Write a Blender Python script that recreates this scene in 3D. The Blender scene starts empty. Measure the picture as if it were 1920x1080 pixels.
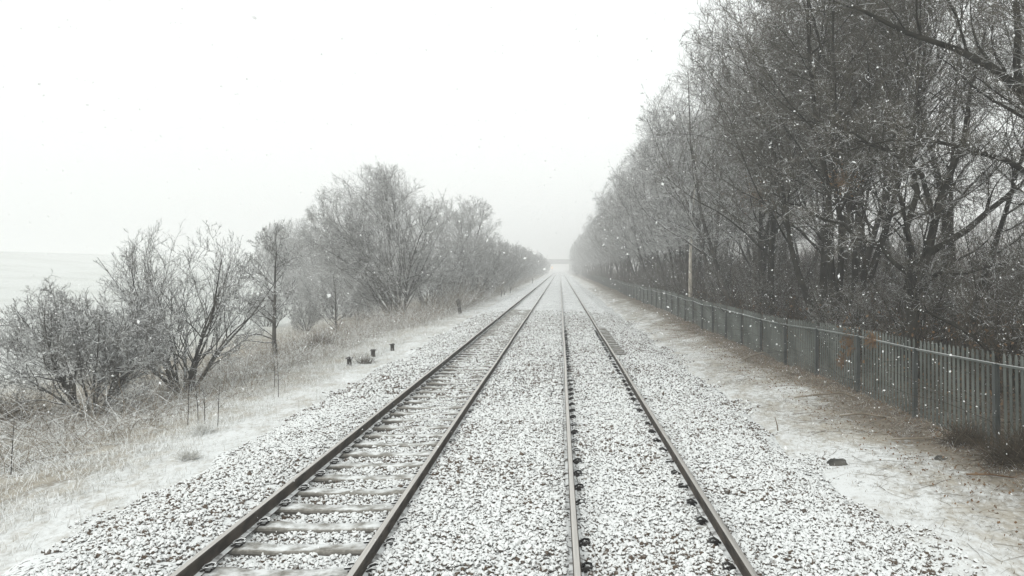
import bpy, math, random
import numpy as np
from mathutils import Vector, Matrix

S = bpy.context.scene
COL = S.collection
R = math.radians
rng = np.random.default_rng(7)
random.seed(7)

# ------------------------------------------------------------------ layout
CAMZ, F, VX, VY = 2.77, 1450.0, 1050.0, 503.0          # eye height, focal length and vanishing point in photo pixels
RAILS = (-3.299, -1.794, 0.142, 1.647)
TRACKS = (-2.5465, 0.8945)
PITCH, Y0 = 0.65, 0.57
FX = 6.9                                              # fence line

def at(px, py, y):                                    # photo pixel + distance -> point in the world
    return ((px - VX) / F * y, y, CAMZ - (py - VY) / F * y)

# ------------------------------------------------------------------ helpers
def new_obj(name, me, parent=None, loc=(0, 0, 0), rot=(0, 0, 0)):
    o = bpy.data.objects.new(name, me)
    COL.objects.link(o)
    o.location = loc
    o.rotation_euler = rot
    if parent is not None:
        o.parent = parent
    return o

def tag(o, label=None, cat=None, group=None, kind=None):
    if label: o['label'] = label
    if cat: o['category'] = cat
    if group: o['group'] = group
    if kind: o['kind'] = kind
    return o

def empty(name, loc, rz=0.0, sc=1.0):
    o = new_obj(name, None, loc=loc, rot=(0, 0, rz))
    o.scale = (sc, sc, sc) if not hasattr(sc, '__len__') else sc
    o.empty_display_size = 0.2
    return o

def mesh_np(name, v, f, mats, smooth=False, attr=None, mi=None):
    """v (n,3), f (m,k) all faces the same size"""
    v = np.ascontiguousarray(v, dtype=np.float32)
    f = np.ascontiguousarray(f, dtype=np.int32)
    me = bpy.data.meshes.new(name)
    me.vertices.add(len(v)); me.vertices.foreach_set('co', v.ravel())
    m, k = f.shape
    me.loops.add(m * k); me.loops.foreach_set('vertex_index', f.ravel())
    me.polygons.add(m)
    me.polygons.foreach_set('loop_start', np.arange(0, m * k, k, dtype=np.int32))
    me.polygons.foreach_set('use_smooth', np.full(m, smooth, dtype=bool))
    if not isinstance(mats, (list, tuple)): mats = [mats]
    for x in mats: me.materials.append(x)
    if mi is not None: me.polygons.foreach_set('material_index', np.asarray(mi, dtype=np.int32))
    if attr is not None:
        a = me.attributes.new('tint', 'FLOAT', 'POINT')
        a.data.foreach_set('value', np.ascontiguousarray(attr, dtype=np.float32))
    me.update(calc_edges=True)
    return me

_tab = np.random.default_rng(99).random((256, 256))
def vn(x, y, s=1.0, o=0):
    x = np.asarray(x, float) / s + 37.3 * o + 1000; y = np.asarray(y, float) / s + 91.7 * o + 1000
    xi = np.floor(x).astype(int); yi = np.floor(y).astype(int)
    fx = x - xi; fy = y - yi
    fx = fx * fx * (3 - 2 * fx); fy = fy * fy * (3 - 2 * fy)
    a = _tab[xi & 255, yi & 255]; b = _tab[(xi + 1) & 255, yi & 255]
    c = _tab[xi & 255, (yi + 1) & 255]; d = _tab[(xi + 1) & 255, (yi + 1) & 255]
    return (a * (1 - fx) + b * fx) * (1 - fy) + (c * (1 - fx) + d * fx) * fy

def norm(a):
    return a / np.maximum(np.linalg.norm(a, axis=-1, keepdims=True), 1e-9)

# ------------------------------------------------------------------ ground shapes
GX = [-1000, -270, -225, -180, -120, -60, -30, -18, -13, -10, -8, -6.6, -5.6, -5.0, 3.6, 4.1, 5.2, 6.9, 9, 14, 40, 1000]
GZ = [12, 11, 9.5, 5, 0, -1.8, -1.7, -1.5, -1.05, -.62, -.42, -.33, -.36, -.55, -.5, -.34, -.22, -.08, -.05, .1, .4, .5]
def ground(x, y):
    x = np.asarray(x, float); y = np.asarray(y, float)
    z = np.interp(x, GX, GZ)
    off = np.clip((np.abs(x + .8) - 4.6) / 2, 0, 1)
    z = z + off * ((vn(x, y, 2.3, 1) - .5) * .16 + (vn(x, y, .7, 2) - .5) * .07)
    return z

BX = [-6.0, -5.55, -5.25, -4.6, -3.9, -3.45, -3.15, -2.85, -2.5, -1.95, -1.65, -1.3, -.8, -.3, 0.0, .3, .9, 1.5, 1.8, 2.3, 2.8, 3.3, 3.85, 4.3]
BZ = [-.62, -.33, -.24, -.02, .04, .02, -.085, -.062, -.040, -.055, .03, .06, .05, .05, .03, -.005, .022, -.005, .01, .02, .0, -.15, -.31, -.6]
def bed(x, y):
    x = np.asarray(x, float); y = np.asarray(y, float)
    z = np.interp(x, BX, BZ) + (vn(x, y, .9, 3) - .5) * .05 + (vn(x, y, .3, 4) - .5) * .03 + np.clip(np.abs(x + .8) - 4.0, 0, .8) * ((vn(x, y, 1.2, 23) - .5) * .22 + (vn(x, y, .4, 24) - .5) * .14)
    # ballast drawn away from the sleeper ends of the right track on one short length
    low = np.clip((y - 24) / 1.5, 0, 1) * np.clip((36.5 - y) / 1.5, 0, 1) * np.clip((x - 1.7) / .05, 0, 1) * np.clip((2.3 - x) / .12, 0, 1)
    return z - .13 * low

def gz(x, y):
    return float(ground(x, y))

# ------------------------------------------------------------------ materials
def mat(name):
    m = bpy.data.materials.new(name); m.use_nodes = True
    nt = m.node_tree
    return m, nt, nt.nodes['Principled BSDF']

class G:
    """small node-graph writer"""
    def __init__(s, nt): s.nt = nt
    def n(s, t, **k):
        x = s.nt.nodes.new(t)
        for a, b in k.items(): setattr(x, a, b)
        return x
    def l(s, a, b): s.nt.links.new(a, b)
    def coord(s, w='Object'): return s.n('ShaderNodeTexCoord').outputs[w]
    def noise(s, v, scale, detail=3, rough=.55, out=0):
        x = s.n('ShaderNodeTexNoise'); x.inputs['Scale'].default_value = scale
        x.inputs['Detail'].default_value = detail; x.inputs['Roughness'].default_value = rough
        s.l(v, x.inputs['Vector']); return x.outputs[out]
    def m(s, op, a, b=None, c=None):
        x = s.n('ShaderNodeMath', operation=op)
        for i, q in enumerate((a, b, c)):
            if q is None: continue
            if isinstance(q, (int, float)): x.inputs[i].default_value = q
            else: s.l(q, x.inputs[i])
        return x.outputs[0]
    def ramp(s, v, lo, hi, a=0.0, b=1.0):
        x = s.n('ShaderNodeMapRange', interpolation_type='SMOOTHSTEP')
        x.inputs[1].default_value = lo; x.inputs[2].default_value = hi
        x.inputs[3].default_value = a; x.inputs[4].default_value = b
        s.l(v, x.inputs[0]); return x.outputs[0]
    def mix(s, f, a, b):
        x = s.n('ShaderNodeMix', data_type='RGBA')
        if isinstance(f, (int, float)): x.inputs[0].default_value = f
        else: s.l(f, x.inputs[0])
        for i, q in ((6, a), (7, b)):
            if isinstance(q, tuple): x.inputs[i].default_value = (*q, 1)
            else: s.l(q, x.inputs[i])
        return x.outputs[2]
    def nz(s):
        g = s.n('ShaderNodeNewGeometry'); x = s.n('ShaderNodeSeparateXYZ')
        s.l(g.outputs['True Normal'], x.inputs[0]); return x.outputs[2]
    def attr(s, name='tint'):
        return s.n('ShaderNodeAttribute', attribute_name=name).outputs['Fac']
    def rand(s):
        return s.n('ShaderNodeObjectInfo').outputs['Random']

SNOW = (.76, .78, .775)

def snowy(name, dark, light, lo, hi, nscale=8.0, namp=.6, rough=.9, snow=SNOW, tintmix=None, spec=.2, tintsnow=0.0):
    """a rough stuff coloured dark..light with snow lying on whatever faces up"""
    m, nt, b = mat(name); g = G(nt)
    c = g.coord()
    n1 = g.noise(c, nscale, 3); n2 = g.noise(c, nscale * .37, 2)
    base = g.mix(g.ramp(n2, .35, .65), dark, light)
    if tintmix is not None: base = g.mix(g.attr(), base, tintmix)
    f = g.m('ADD', g.nz(), g.m('MULTIPLY', g.m('SUBTRACT', n1, .5), namp * 2))
    if tintsnow: f = g.m('SUBTRACT', f, g.m('MULTIPLY', g.m('POWER', g.attr(), 8), tintsnow))
    s = g.ramp(f, lo, hi)
    g.l(g.mix(s, base, snow), b.inputs['Base Color'])
    b.inputs['Roughness'].default_value = rough
    b.inputs['Specular IOR Level'].default_value = spec
    return m

M = {}
M['bark_wood'] = snowy('dark bark with a little snow', (.012, .012, .009), (.036, .034, .026), .85, 1.25, 5, .45)
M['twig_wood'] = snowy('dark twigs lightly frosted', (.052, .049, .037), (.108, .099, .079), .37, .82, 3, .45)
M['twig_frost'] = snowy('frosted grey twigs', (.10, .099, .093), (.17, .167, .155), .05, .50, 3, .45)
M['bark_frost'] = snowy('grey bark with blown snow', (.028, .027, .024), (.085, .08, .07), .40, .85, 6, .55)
M['birch'] = snowy('pale birch bark', (.42, .38, .31), (.60, .56, .49), .8, 1.2, 4, .4)
M['pale_limb'] = snowy('pale yellow-brown torn bark', (.15, .12, .075), (.36, .29, .18), .9, 1.3, 4, .4)
M['bramble_wood'] = snowy('brown bramble stems', (.014, .013, .010), (.036, .031, .024), .95, 1.3, 3, .35, tintmix=(.095, .072, .045))
M['bramble_frost'] = snowy('frosted bramble stems', (.09, .078, .062), (.20, .175, .135), .12, .6, 3, .4, tintmix=(.26, .20, .13))
M['dead_leaf'] = snowy('dry brown leaves', (.10, .062, .036), (.20, .13, .075), .9, 1.3, 6, .3, tintmix=(.20, .125, .068))
M['grass_left'] = snowy('snow-laden dry grass', (.32, .305, .255), (.50, .48, .42), .06, .54, 1.2, .5, tintmix=(.62, .62, .60))
M['straw'] = snowy('flattened straw and twigs', (.14, .118, .088), (.32, .28, .215), .85, 1.2, 2.5, .4, tintmix=(.10, .085, .068))
M['straw_grass'] = snowy('dead grass of the verge', (.17, .145, .10), (.34, .30, .22), .45, .95, 2.0, .5, tintmix=(.24, .17, .10))
M['stone'] = snowy('ballast stone under a snow cap', (.062, .060, .056), (.15, .145, .135), .06, .42, 14, .32, spec=.25, tintmix=(.10, .075, .055), tintsnow=.7)
M['rock'] = snowy('dark lichen rock', (.04, .04, .036), (.10, .097, .085), .95, 1.2, 10, .3)
M['stump'] = snowy('dark rotted wood', (.02, .018, .015), (.06, .052, .04), .9, 1.2, 10, .3)

def m_bed():
    m, nt, b = mat('ballast and snow'); g = G(nt); c = g.coord()
    n1 = g.noise(c, 17, 2, .6); n2 = g.noise(c, .8, 3)
    t = g.m('ADD', n1, g.m('MULTIPLY', g.m('SUBTRACT', n2, .5), .25))
    yy = g.n('ShaderNodeSeparateXYZ'); g.l(c, yy.inputs[0])
    far = g.ramp(yy.outputs[1], 12, 45, .10, .11)
    s = g.ramp(g.m('ADD', t, far), .47, .57)
    col = g.mix(s, g.mix(g.noise(c, 30, 2), (.045, .043, .040), (.12, .115, .105)), SNOW)
    g.l(col, b.inputs['Base Color']); b.inputs['Roughness'].default_value = .9
    b.inputs['Specular IOR Level'].default_value = .2
    bp = g.n('ShaderNodeBump'); bp.inputs['Strength'].default_value = .6; bp.inputs['Distance'].default_value = .03
    g.l(n1, bp.inputs['Height']); g.l(bp.outputs[0], b.inputs['Normal'])
    return m
M['bed'] = m_bed()

def m_ground():
    m, nt, b = mat('snow over grass, earth and leaf litter'); g = G(nt); c = g.coord()
    sx = g.n('ShaderNodeSeparateXYZ'); g.l(c, sx.inputs[0]); x = sx.outputs[0]
    mp = g.n('ShaderNodeMapping'); mp.inputs['Scale'].default_value = (1.0, .55, 1.0); g.l(c, mp.inputs[0]); cs = mp.outputs[0]
    big = g.noise(cs, .55, 4, .6); mid = g.noise(cs, 2.6, 5, .65); fine = g.noise(cs, 13, 4, .7)
    # how bare of snow the ground is: a strip along the fence and the wood floor, much less on the left bank
    right = g.ramp(x, 3.6, 6.4, .075, .155)
    wood = g.ramp(x, 5.7, 7.2, 0, .30)
    left = g.m('MULTIPLY', g.ramp(x, -8.5, -5.9, 1, 0), .13)
    bare = g.m('ADD', g.m('ADD', right, wood), left)
    t = g.m('ADD', g.m('ADD', g.m('MULTIPLY', big, .34), g.m('MULTIPLY', mid, .33)), g.m('MULTIPLY', fine, .33))
    s = g.ramp(g.m('ADD', t, bare), .50, .72)
    straw = g.mix(g.ramp(mid, .35, .65), (.21, .188, .15), (.42, .39, .33))
    earth = g.mix(g.ramp(fine, .4, .6), (.045, .036, .028), (.145, .110, .078))
    soil = g.mix(g.m('ADD', g.m('MULTIPLY', g.ramp(x, 5.3, 7.0), .75), g.m('MULTIPLY', g.ramp(big, .5, .7), .15)), straw, earth)
    col = g.mix(s, SNOW, soil)
    # the open field and far hill: snow thinly over pasture, dark blocks of wood on the hill
    fld = g.ramp(x, -24, -16, 1, 0)
    pasture = g.mix(g.ramp(g.noise(c, .05, 4), .45, .6), (.60, .62, .60), (.52, .54, .51))
    wd = g.mix(g.m('MULTIPLY', g.ramp(x, -225, -165, 1, 0), .16), pasture, (.22, .23, .21))
    col = g.mix(fld, col, wd)
    g.l(col, b.inputs['Base Color']); b.inputs['Roughness'].default_value = .95
    b.inputs['Specular IOR Level'].default_value = .15
    bp = g.n('ShaderNodeBump'); bp.inputs['Strength'].default_value = .55; bp.inputs['Distance'].default_value = .06
    g.l(g.m('ADD', mid, g.m('MULTIPLY', fine, .6)), bp.inputs['Height']); g.l(bp.outputs[0], b.inputs['Normal'])
    return m
M['ground'] = m_ground()

def m_steel(name, col, metal, rough, amp=.25, ns=3.0):
    m, nt, b = mat(name); g = G(nt); c = g.coord()
    mp = g.n('ShaderNodeMapping'); mp.inputs['Scale'].default_value = (20, .5, 20); g.l(c, mp.inputs[0])
    n = g.noise(mp.outputs[0], ns, 4)
    d = tuple(q * (1 - amp) for q in col); e = tuple(min(1, q * (1 + amp)) for q in col)
    g.l(g.mix(g.ramp(n, .35, .65), d, e), b.inputs['Base Color'])
    b.inputs['Metallic'].default_value = metal; b.inputs['Roughness'].default_value = rough
    return m
M['rail_top'] = m_steel('worn rail head', (.60, .575, .54), .75, .42, .10)
M['rail_side'] = snowy('rusty rail side with snow on the foot', (.035, .030, .026), (.080, .066, .054), .80, 1.02, 7, .35, rough=.8)
M['clip'] = snowy('dark iron clip', (.018, .017, .017), (.045, .042, .040), .93, 1.25, 9, .3)
M['clip_snow'] = snowy('iron clip capped with snow', (.018, .017, .017), (.045, .042, .040), .55, .8, 9, .25)
def m_sleeper():
    m, nt, b = mat('concrete sleeper with melting snow'); g = G(nt); c = g.coord()
    oi = g.rand()
    ad = g.n('ShaderNodeVectorMath', operation='ADD'); g.l(c, ad.inputs[0])
    cx = g.n('ShaderNodeCombineXYZ'); g.l(g.m('MULTIPLY', oi, 60), cx.inputs[0]); g.l(cx.outputs[0], ad.inputs[1])
    n = g.noise(ad.outputs[0], 3.5, 4, .6); n2 = g.noise(ad.outputs[0], 26, 3)
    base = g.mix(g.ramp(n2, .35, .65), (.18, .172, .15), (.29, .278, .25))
    base = g.mix(g.ramp(g.nz(), .2, .8), (.075, .07, .062), base)   # steep side faces coloured darker than the top
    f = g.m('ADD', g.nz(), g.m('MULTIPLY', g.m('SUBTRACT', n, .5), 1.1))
    g.l(g.mix(g.ramp(f, .84, 1.14), base, SNOW), b.inputs['Base Color'])
    b.inputs['Roughness'].default_value = .9; b.inputs['Specular IOR Level'].default_value = .2
    return m
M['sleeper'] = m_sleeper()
M['galv'] = snowy('weathered grey-green galvanised steel', (.072, .082, .073), (.130, .145, .131), .9, 1.1, 3, .3, rough=.6, spec=.4)
M['galv_rail'] = snowy('galvanised angle rail with snow', (.14, .158, .145), (.22, .24, .225), .65, .95, 3, .3, rough=.6, spec=.4)
M['galv_post'] = snowy('dark galvanised post', (.05, .058, .056), (.085, .095, .09), .9, 1.1, 3, .3, rough=.6, spec=.3)
M['brick'] = snowy('weathered pale stonework', (.36, .355, .35), (.44, .435, .43), .8, 1.0, 1.5, .3)
M['girder'] = snowy('grey painted girder', (.34, .35, .35), (.40, .41, .41), .8, 1.0, 1.5, .3)

def m_flake():
    m, nt, b = mat('snowflake'); g = G(nt); nt.nodes.remove(b)
    d = g.n('ShaderNodeBsdfDiffuse'); t = g.n('ShaderNodeBsdfTranslucent'); x = g.n('ShaderNodeMixShader')
    for q in (d, t): q.inputs['Color'].default_value = (.97, .975, .975, 1)
    g.l(d.outputs[0], x.inputs[1]); g.l(t.outputs[0], x.inputs[2]); g.l(x.outputs[0], nt.nodes['Material Output'].inputs['Surface'])
    return m
M['flake'] = m_flake()
def m_lamp():
    m, nt, b = mat('orange signal light')
    b.inputs['Base Color'].default_value = (.9, .4, .15, 1)
    b.inputs['Emission Color'].default_value = (1, .42, .16, 1); b.inputs['Emission Strength'].default_value = 14
    return m
M['lamp'] = m_lamp()

# ------------------------------------------------------------------ ground sheet
def sheet(name, xs, ys, fn, m):
    X, Y = np.meshgrid(xs, ys); Z = fn(X, Y)
    v = np.stack([X, Y, Z], -1).reshape(-1, 3)
    nx, ny = len(xs), len(ys)
    i = (np.arange(ny - 1)[:, None] * nx + np.arange(nx - 1)[None, :]).ravel()
    f = np.stack([i, i + 1, i + nx + 1, i + nx], 1)
    return new_obj(name, mesh_np(name, v, f, m, True))

def spaced(*seg):
    out = []
    for a, b, n in seg: out.append(np.linspace(a, b, n, endpoint=False))
    return np.unique(np.concatenate(out + [[seg[-1][1]]]))
gx = spaced((-1000, -340, 34), (-340, -30, 40), (-30, -14, 32), (-14, -5, 75), (-5, 3.6, 6), (3.6, 9, 60), (9, 40, 32), (40, 1000, 30))
gy = spaced((-25, 3, 12), (3, 40, 220), (40, 110, 140), (110, 450, 120), (450, 1300, 40))
tag(sheet('ground', gx, gy, ground, M['ground']), kind='structure')
bx = spaced((-6.0, 4.3, 130)); by = spaced((-20, 4, 30), (4, 45, 420), (45, 120, 200), (120, 640, 140))
tag(sheet('ballast_bed', bx, by, bed, M['bed']), kind='structure')

# ------------------------------------------------------------------ ballast stones (stuff)
def ico():
    p = (1 + 5 ** .5) / 2
    v = np.array([(-1, p, 0), (1, p, 0), (-1, -p, 0), (1, -p, 0), (0, -1, p), (0, 1, p), (0, -1, -p), (0, 1, -p), (p, 0, -1), (p, 0, 1), (-p, 0, -1), (-p, 0, 1)], float)
    f = np.array([(0, 11, 5), (0, 5, 1), (0, 1, 7), (0, 7, 10), (0, 10, 11), (1, 5, 9), (5, 11, 4), (11, 10, 2), (10, 7, 6), (7, 1, 8), (3, 9, 4), (3, 4, 2), (3, 2, 6), (3, 6, 8), (3, 8, 9), (4, 9, 5), (2, 4, 11), (6, 2, 10), (8, 6, 7), (9, 8, 1)])
    return norm(v), f
OCT_V = np.array([(1, 0, 0), (-1, 0, 0), (0, 1, 0), (0, -1, 0), (0, 0, 1), (0, 0, -1)], float)
OCT_F = np.array([(0, 2, 4), (2, 1, 4), (1, 3, 4), (3, 0, 4), (2, 0, 5), (1, 2, 5), (3, 1, 5), (0, 3, 5)])

def rand_rot(n):
    q = norm(rng.normal(size=(n, 4))); w, x, y, z = q.T
    return np.stack([np.stack([1 - 2 * (y * y + z * z), 2 * (x * y - z * w), 2 * (x * z + y * w)], -1),
                     np.stack([2 * (x * y + z * w), 1 - 2 * (x * x + z * z), 2 * (y * z - x * w)], -1),
                     np.stack([2 * (x * z - y * w), 2 * (y * z + x * w), 1 - 2 * (x * x + y * y)], -1)], -2)

def lumps(pos, size, bv, bf, jit, flat=(1, 1, 1)):
    n, k = len(pos), len(bv)
    v = bv[None] * (1 + rng.uniform(-jit, jit, (n, k, 1))) + rng.uniform(-jit, jit, (n, k, 3)) * .4
    v = v * (rng.uniform(.65, 1.25, (n, 1, 3)) * np.array(flat))
    v = np.einsum('nij,nkj->nki', rand_rot(n), v) * size[:, None, None]
    v = v + pos[:, None, :]
    f = bf[None] + (np.arange(n) * k)[:, None, None]
    return v.reshape(-1, 3), f.reshape(-1, 3)

def stone_spots(n, ya, yb):
    x = rng.uniform(-6.1, 4.7, n); y = ya + (yb - ya) * rng.random(n)
    keep = np.ones(n, bool)
    for r in RAILS: keep &= np.abs(x - r) > .085
    ph = np.abs((y - Y0 + PITCH / 2) % PITCH - PITCH / 2)
    onl = (ph < .125) & (x > -3.72) & (x < -1.86)
    keep &= ~(onl & (rng.random(n) > .13))
    onr = (ph < .13) & (y > 24.5) & (y < 36) & (x > 1.7) & (x < 2.2)
    keep &= ~onr
    wob = (vn(x, y, 1.1, 21) - .5) * .9 + (vn(x, y, .35, 22) - .5) * .5
    edge = np.clip(np.minimum((x + 5.55 + wob) / .45, (4.15 - x + wob * 1.3) / .6), 0, 1)
    keep &= rng.random(n) < edge
    keep &= rng.random(n) < np.clip((50 - y) / 20, 0, 1)
    return x[keep], y[keep]
def rest_z(x, y): return np.maximum(bed(x, y), ground(x, y) - .008)
x, y = stone_spots(105000, 5.6, 16)
iv, if_ = ico()
def patch(x, y): return np.clip(rng.random(len(x)) + (vn(x, y, 1.4, 41) - .5) * .35 + (vn(x, y, .5, 42) - .5) * .25, 0, 1)
ta = patch(x, y)
va, fa = lumps(np.stack([x, y, rest_z(x, y) + rng.uniform(-.008, .020, len(x))], 1), rng.uniform(.015, .029, len(x)) * (1 + .5 * (rng.random(len(x)) > .94)), iv, if_, .22)
x, y = stone_spots(135000, 16, 50)
tb = patch(x, y)
vb, fb = lumps(np.stack([x, y, rest_z(x, y) + rng.uniform(-.012, .020, len(x))], 1), rng.uniform(.025, .045, len(x)), OCT_V, OCT_F, .3)
# a few loose bigger dark stones
tag(new_obj('ballast_stones', mesh_np('ballast_stones', np.vstack([va, vb]), np.vstack([fa, fb + len(va)]), M['stone'], False, np.concatenate([np.repeat(ta, 12), np.repeat(tb, 6)]))),
    'snow-capped grey ballast stones between and beside the rails', kind='stuff')
# stones that roll down the right shoulder into the snow of the cess are in the same mass

# ------------------------------------------------------------------ rails
def rail_mesh():
    pr = [(-.070, 0), (.070, 0), (.070, .011), (.025, .024), (.010, .040), (.010, .105), (.034, .118), (.036, .148), (.027, .158), (0, .160),
          (-.027, .158), (-.036, .148), (-.034, .118), (-.010, .105), (-.010, .040), (-.025, .024), (-.070, .011)]
    ys = np.concatenate([np.arange(-15, 60, 3.0), np.arange(60, 640, 20.0)])
    n = len(pr); v = []
    for q in ys:
        
        w = .006 * math.sin(q * .33) + .004 * math.sin(q * .91 + 2)
        for (a, b) in pr: v.append((a + w, q, b))
    f, mi = [], []
    for j in range(len(ys) - 1):
        for i in range(n):
            k = (i + 1) % n
            f.append((j * n + i, (j + 1) * n + i, (j + 1) * n + k, j * n + k)); mi.append(0 if i in (8, 9) else 1)
    f = [tuple(reversed(q)) for q in f]
    return mesh_np('rail', np.array(v), np.array(f), [M['rail_top'], M['rail_side']], False, mi=mi)
rm = rail_mesh()
for xr, lab in zip(RAILS, ('pale-topped running rail on the outer left edge of the left track, beside the grassy bank',
                           'running rail of the left track beside the wide ballast strip between the tracks',
                           'nearly vertical running rail of the right track beside the wide ballast strip between the tracks',
                           'brown running rail on the outer right edge, on the fence side of the right track')):
    tag(new_obj('rail', rm, loc=(xr, 0, .002)), lab, 'rail', 'running rails of the two tracks')

# ------------------------------------------------------------------ sleepers with clips
def sleeper_mesh():
    # cross-section tapered, middle waisted, ends square; local origin at top centre, z=0 top
    xs = [-1.25, -1.22, -1.0, -.5, -.3, .3, .5, 1.0, 1.22, 1.25]
    hw = [.10, .118, .125, .125, .110, .110, .125, .125, .118, .10]
    zt = [-.02, -.004, 0, 0, -.018, -.018, 0, 0, -.004, -.02]
    v = []; k = 8
    for a, w, t in zip(xs, hw, zt):
        v += [(a, -w - .03, -.2), (a, w + .03, -.2), (a, w + .008, t - .03), (a, w - .004, t - .010), (a, w - .022, t), (a, -w + .022, t), (a, -w + .004, t - .010), (a, -w - .008, t - .03)]
    f = []
    for j in range(len(xs) - 1):
        for i in range(k):
            q = (i + 1) % k
            f.append((j * k + i, j * k + q, (j + 1) * k + q, (j + 1) * k + i))
    f = [tuple(reversed(q)) for q in f]
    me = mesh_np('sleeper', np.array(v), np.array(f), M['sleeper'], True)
    return me

class MB:
    """collects vertices and faces of simple solids into one mesh"""
    def __init__(s): s.v, s.f = [], []
    def box(s, x0, x1, y0, y1, z0, z1, bev=0.0, rot=None, org=None):
        n = len(s.v); b = bev
        if b <= 0:
            p = [(x0, y0, z0), (x1, y0, z0), (x1, y1, z0), (x0, y1, z0), (x0, y0, z1), (x1, y0, z1), (x1, y1, z1), (x0, y1, z1)]
            q = [(0, 3, 2, 1), (4, 5, 6, 7), (0, 1, 5, 4), (1, 2, 6, 5), (2, 3, 7, 6), (3, 0, 4, 7)]
        else:
            p = [(x0, y0, z0), (x1, y0, z0), (x1, y1, z0), (x0, y1, z0), (x0, y0, z1 - b), (x1, y0, z1 - b), (x1, y1, z1 - b), (x0, y1, z1 - b),
                 (x0 + b, y0 + b, z1), (x1 - b, y0 + b, z1), (x1 - b, y1 - b, z1), (x0 + b, y1 - b, z1)]
            q = [(0, 3, 2, 1), (8, 9, 10, 11), (0, 1, 5, 4), (1, 2, 6, 5), (2, 3, 7, 6), (3, 0, 4, 7), (4, 5, 9, 8), (5, 6, 10, 9), (6, 7, 11, 10), (7, 4, 8, 11)]
        if rot is not None:
            o = Vector(org)
            p = [tuple(o + rot @ (Vector(a) - o)) for a in p]
        s.v += p; s.f += [tuple(n + i for i in a) for a in q]
    def tube(s, pts, rad, k=6, cap=True):
        n = len(s.v); P = [Vector(p) for p in pts]; m = len(P)
        up = Vector((.3, .5, .81))
        for i in range(m):
            t = (P[min(i + 1, m - 1)] - P[max(i - 1, 0)]).normalized()
            u = t.cross(up)
            if u.length < 1e-3: u = t.cross(Vector((1, 0, 0)))
            u.normalize(); w = t.cross(u)
            r = rad[i] if hasattr(rad, '__len__') else rad
            for j in range(k):
                a = 2 * math.pi * j / k
                s.v.append(tuple(P[i] + (u * math.cos(a) + w * math.sin(a)) * r))
        for i in range(m - 1):
            for j in range(k):
                q = (j + 1) % k
                s.f.append((n + i * k + j, n + i * k + q, n + (i + 1) * k + q, n + (i + 1) * k + j))
        if cap:
            s.f.append(tuple(n + j for j in reversed(range(k)))); s.f.append(tuple(n + (m - 1) * k + j for j in range(k)))
    def mesh(s, name, mats, smooth=False):
        me = bpy.data.meshes.new(name); me.from_pydata(s.v, [], s.f)
        for m in (mats if isinstance(mats, (list, tuple)) else [mats]): me.materials.append(m)
        if smooth:
            for p in me.polygons: p.use_smooth = True
        me.update(); return me
    def build(s, name, mats, parent=None, smooth=False, loc=(0, 0, 0)):
        return new_obj(name, s.mesh(name, mats, smooth), parent, loc)

def clip_mesh(name, m):
    b = MB()                                           # cast shoulder, spring clip bent over it onto the rail foot
    b.box(.072, .125, -.045, .045, -.02, .034, .012)
    b.tube([(.05, -.062, .02), (.10, -.068, .05), (.145, -.05, .045), (.150, 0, .028), (.145, .05, .045), (.10, .055, .052), (.055, .02, .036), (.045, -.01, .022)], .013, 6)
    return b.mesh(name, m)
sm = sleeper_mesh(); cmd = clip_mesh('rail_clip', M['clip']); cms = clip_mesh('rail_clip', M['clip_snow'])
for ti, tx in enumerate(TRACKS):
    lab = ('pale concrete sleeper with a dusting of snow across the left track', 'dark-clipped sleeper mostly buried in ballast under the right track')[ti]
    grp = ('sleepers of the left track', 'sleepers of the right track')[ti]
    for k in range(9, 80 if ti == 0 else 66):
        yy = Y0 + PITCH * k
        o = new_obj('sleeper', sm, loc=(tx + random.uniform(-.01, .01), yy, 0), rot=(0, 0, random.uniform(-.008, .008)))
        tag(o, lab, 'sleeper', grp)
        if yy < 34:
            for xr in RAILS[2 * ti:2 * ti + 2]:
                for sd in (-1, 1):
                    if (yy > 22 or ti == 1) and (xr - tx) * sd > 0: continue
                    c = new_obj('rail_clip', cms if (ti == 0 or random.random() < .12) else cmd, o, (xr - tx, random.uniform(-.01, .01), 0.004), (0, 0, 0 if sd > 0 else math.pi))

# ------------------------------------------------------------------ palisade fence
BAY = 2.75
def pale_panel(n=17, bent=0):
    b = MB()
    for i in range(n):
        y0 = .09 + (BAY - .18) * (i + .5) / n; h = 1.33 + random.uniform(-.012, .012); w = .034; lean = random.uniform(-.006, .006) * (4 if random.random() < .1 else 1)
        if bent and i == bent: continue
        j = len(b.v)
        # W-section pale: folded strip, pointed top
        for z, q in ((-.35, 1), (h - .07, 1), (h, .12)):
            for (a, d) in ((-w, .0), (-.018, -.014), (0, -.004), (.018, -.014), (w, .0)):
                b.v.append((d - .004, y0 + a * q + lean * z, z))
            for (a, d) in ((w, .004), (0, .001), (-w, .004)):
                b.v.append((d - .001, y0 + a * q + lean * z, z))
        for r in range(2):
            for i2 in range(8):
                q = (i2 + 1) % 8
                b.f.append((j + r * 8 + i2, j + r * 8 + q, j + (r + 1) * 8 + q, j + (r + 1) * 8 + i2))
    return b
panel_meshes = [pale_panel(17, q).mesh('pale_panel', M['galv']) for q in (0, 0, 0, 0, 0, 0, 0)]
def fence_rail(z):
    b = MB(); b.box(-.062, -.022, .03, BAY - .03, z - .005, z + .005); b.box(-.0279, -.0219, .03, BAY - .03, z - .036, z - .0055); return b
rail_hi = fence_rail(1.15).mesh('fence_rail', M['galv_rail'])
pb = MB(); pb.box(-.102, -.092, -.036, .036, -.5, 1.16); pb.box(-.092, -.03, -.004, .004, -.5, 1.16); pb.box(-.03, -.021, -.036, .036, -.5, 1.16)
post_me = pb.mesh('fence_post', M['galv_post'])
fence = empty('palisade_fence', (FX, 0, 0))
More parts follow.
